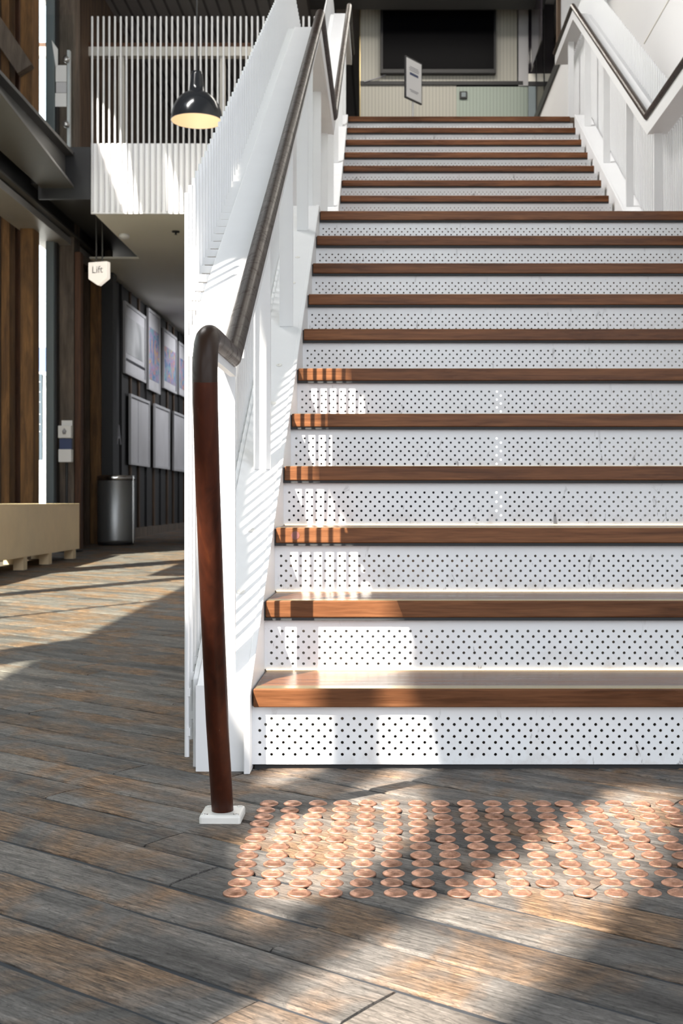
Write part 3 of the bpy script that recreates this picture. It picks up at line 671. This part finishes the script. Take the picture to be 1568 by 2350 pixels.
# ------------------------------------------------------------------ upper room
D = 15.1
struct(box('wall_upper', M['cream'], PX(827, D), PX(1187, D), D, D+.08, PZ(188, D), 6.74), 'cream grooved boarding behind the television')
struct(box('wall_upper_low', M['cream'], PX(827, D), PX(1048, D), D, D+.08, ZU, PZ(196, D)))
struct(box('wall_upper_green', M['green'], PX(1048, D), PX(1212, D), D, D+.08, ZU, PZ(199, D)), 'pale green grooved boarding below the ledge')
struct(box('trim_4', M['dark'], PX(827, D), PX(1200, D), D-.03, D+.08, PZ(196, D), PZ(188, D)), 'black ledge line under the television boarding')
struct(box('trim_5', M['brass'], PX(825.5, D), PX(827.5, D), D-.01, D+.08, ZU, 6.74))
struct(box('wall_upper_return', M['lightframe'], PX(1190, D), PX(1213, D), D-.02, D+.08, PZ(198, D), 6.74))
tv = tag(empty('television'), 'large black wall-mounted television on the cream boarding', 'television')
box('bezel', M['dark'], PX(873, 15), PX(1139, 15), 15.0, 15.09, PZ(168, 15), PZ(20, 15), tv, .006)
box('screen', M['screen'], PX(879, 15), PX(1134, 15), 14.994, 15.0, PZ(158, 15), PZ(25, 15), tv)
MB().tube([(PX(892, 15.06), 15.06, PZ(168, 15.06)), (PX(872, 15.06), 15.06, PZ(178, 15.06)), (PX(836, 15.06), 15.06, PZ(188, 15.06))], .008, 6).build('cable', M['inkgrey'], tv)
sx = tag(empty('wall_socket'), 'small black square socket on the pale green boarding', 'socket')
box('plate', M['dark'], PX(1055, D), PX(1072.5, D), D-.03, D, PZ(228, D), PZ(211, D), sx, .006); box('cover', M['bluegrey'], PX(1059, D), PX(1069, D), D-.034, D-.03, PZ(224, D), PZ(214, D), sx)
dg = tag(empty('dark_glass_partition'), 'dark glass partition with thin mullions at the side of the upper room', 'partition')
M['olive'] = mat('olive_grey_panel', (.16, .16, .13), .5); M['darkglass'] = mat('dark_tinted_glass', (.016, .013, .018), .08)
D = 14.95
for x0, x1 in ((1213, 1230), (1232, 1248), (1250, 1272)):
    box('pane', M['darkglass'], PX(x0, D), PX(x1, D), D, D+.02, PZ(168, D), 6.73, dg); box('rail', M['soffit'], PX(x0, D), PX(x1, D), D, D+.02, PZ(187, D), PZ(169, D), dg)
    box('ledge', M['dark'], PX(x0, D), PX(x1, D), D-.01, D+.02, PZ(197, D), PZ(187.5, D), dg); box('lower_pane', M['bluegrey'] if x0 < 1230 else M['olive'], PX(x0, D), PX(x1, D), D, D+.02, ZU, PZ(198, D), dg)
for x in (1231, 1249): box('mullion', M['dark'], PX(x-1, D), PX(x+1, D), D-.02, D+.03, ZU, 6.73, dg)
box('edge_panel', M['darkglass'], 1.785, 1.80, 13.9, 14.9, PZ(168, D), 6.73, dg)
struct(box('trim_6', M['timber'], 1.82, 1.86, 12.84, 12.9, ZU, 6.74)); struct(box('wall_pier', M['wallw'], 1.86, 2.35, 12.85, 12.95, ZU, 6.74), 'white pier at the end of the white wall')
lw = tag(empty('low_wall'), 'low white wall with a black capping beside the top of the stair', 'low wall')
box('body', M['wallw'], 1.72, 1.78, 11.3, 14.6, ZU, 4.90, lw); box('capping', M['dark'], 1.70, 1.80, 11.3, 14.6, 4.90, 5.0, lw)
D = 12.5; st_ = tag(empty('sign_stand', (PX(948, D), D, ZU)), 'white notice in a black frame on a slim pole above the top step', 'sign stand')
MB().cyl(0, .02, .01, PZ(170, D)-ZU, .011, 10).build('pole', M['steel'], st_); MB().lathe([(.0001, .012), (.15, .012), (.155, 0), (.0001, 0)], seg=24).build('base', M['dark'], st_)
hd = box('frame', M['dark'], -.15, .15, -.012, .006, 0, .43, st_, .003); hd.rotation_euler = (0, 0, math.radians(54)); hd.location = (0, 0, PZ(233, D)-ZU)
box('sheet', M['paper'], -.135, .135, -.014, -.012, .015, .415, hd)
box('printed_band', M['navy'], -.075, .075, -.0155, -.014, .255, .28, hd)
for z, w_ in ((.335, .075), (.318, .09), (.30, .085), (.10, .08), (.085, .06)): box('printed_line', M['inkgrey'], -w_, w_, -.0155, -.014, z, z+.007, hd)
ul = bpy.data.lights.new('upper_ceiling_lamp', 'AREA'); uo = bpy.data.objects.new('upper_ceiling_lamp', ul); COL.objects.link(uo)
ul.shape = 'RECTANGLE'; ul.size = 2.4; ul.size_y = .5; uo.location = (.4, 13.3, 6.70); ul.energy = 70; ul.color = (1, .93, .84)
struct(box('trim_7', M['charcoal'], -.9, 1.9, 14.3, 14.6, PZ(22, 14.6), 6.74), 'black bulkhead beam above the television')
for i, (y, e) in enumerate(((16.2, 55), (18.6, 60), (21.5, 60))):       # added lights without fixtures, under the soffit, to brighten the prints
    d = bpy.data.lights.new('added_print_light', 'SPOT'); o = bpy.data.objects.new('added_print_light', d); COL.objects.link(o)
    d.energy = e*2.2; d.spot_size = math.radians(95); d.spot_blend = .8; d.shadow_soft_size = .05; d.color = (.97, .97, 1)
    o.location = (-1.6, y, 3.2); o.rotation_euler = (Vector((-3.2, y, 2.0))-o.location).to_track_quat('-Z', 'Y').to_euler()
sl = bpy.data.lights.new('added_stair_fill', 'AREA'); slo = bpy.data.objects.new('added_stair_fill', sl); COL.objects.link(slo)  # added fill light with no fixture, brightens the balustrade by the white wall
sl.shape = 'RECTANGLE'; sl.size = .8; sl.size_y = 5; slo.location = (-2.6, 7.6, 8.5); sl.energy = 420; sl.color = (1, .98, .95); sl.spread = math.radians(110)
slo.rotation_euler = (Vector((1.8, 8.3, 3.4))-slo.location).to_track_quat('-Z', 'Y').to_euler()
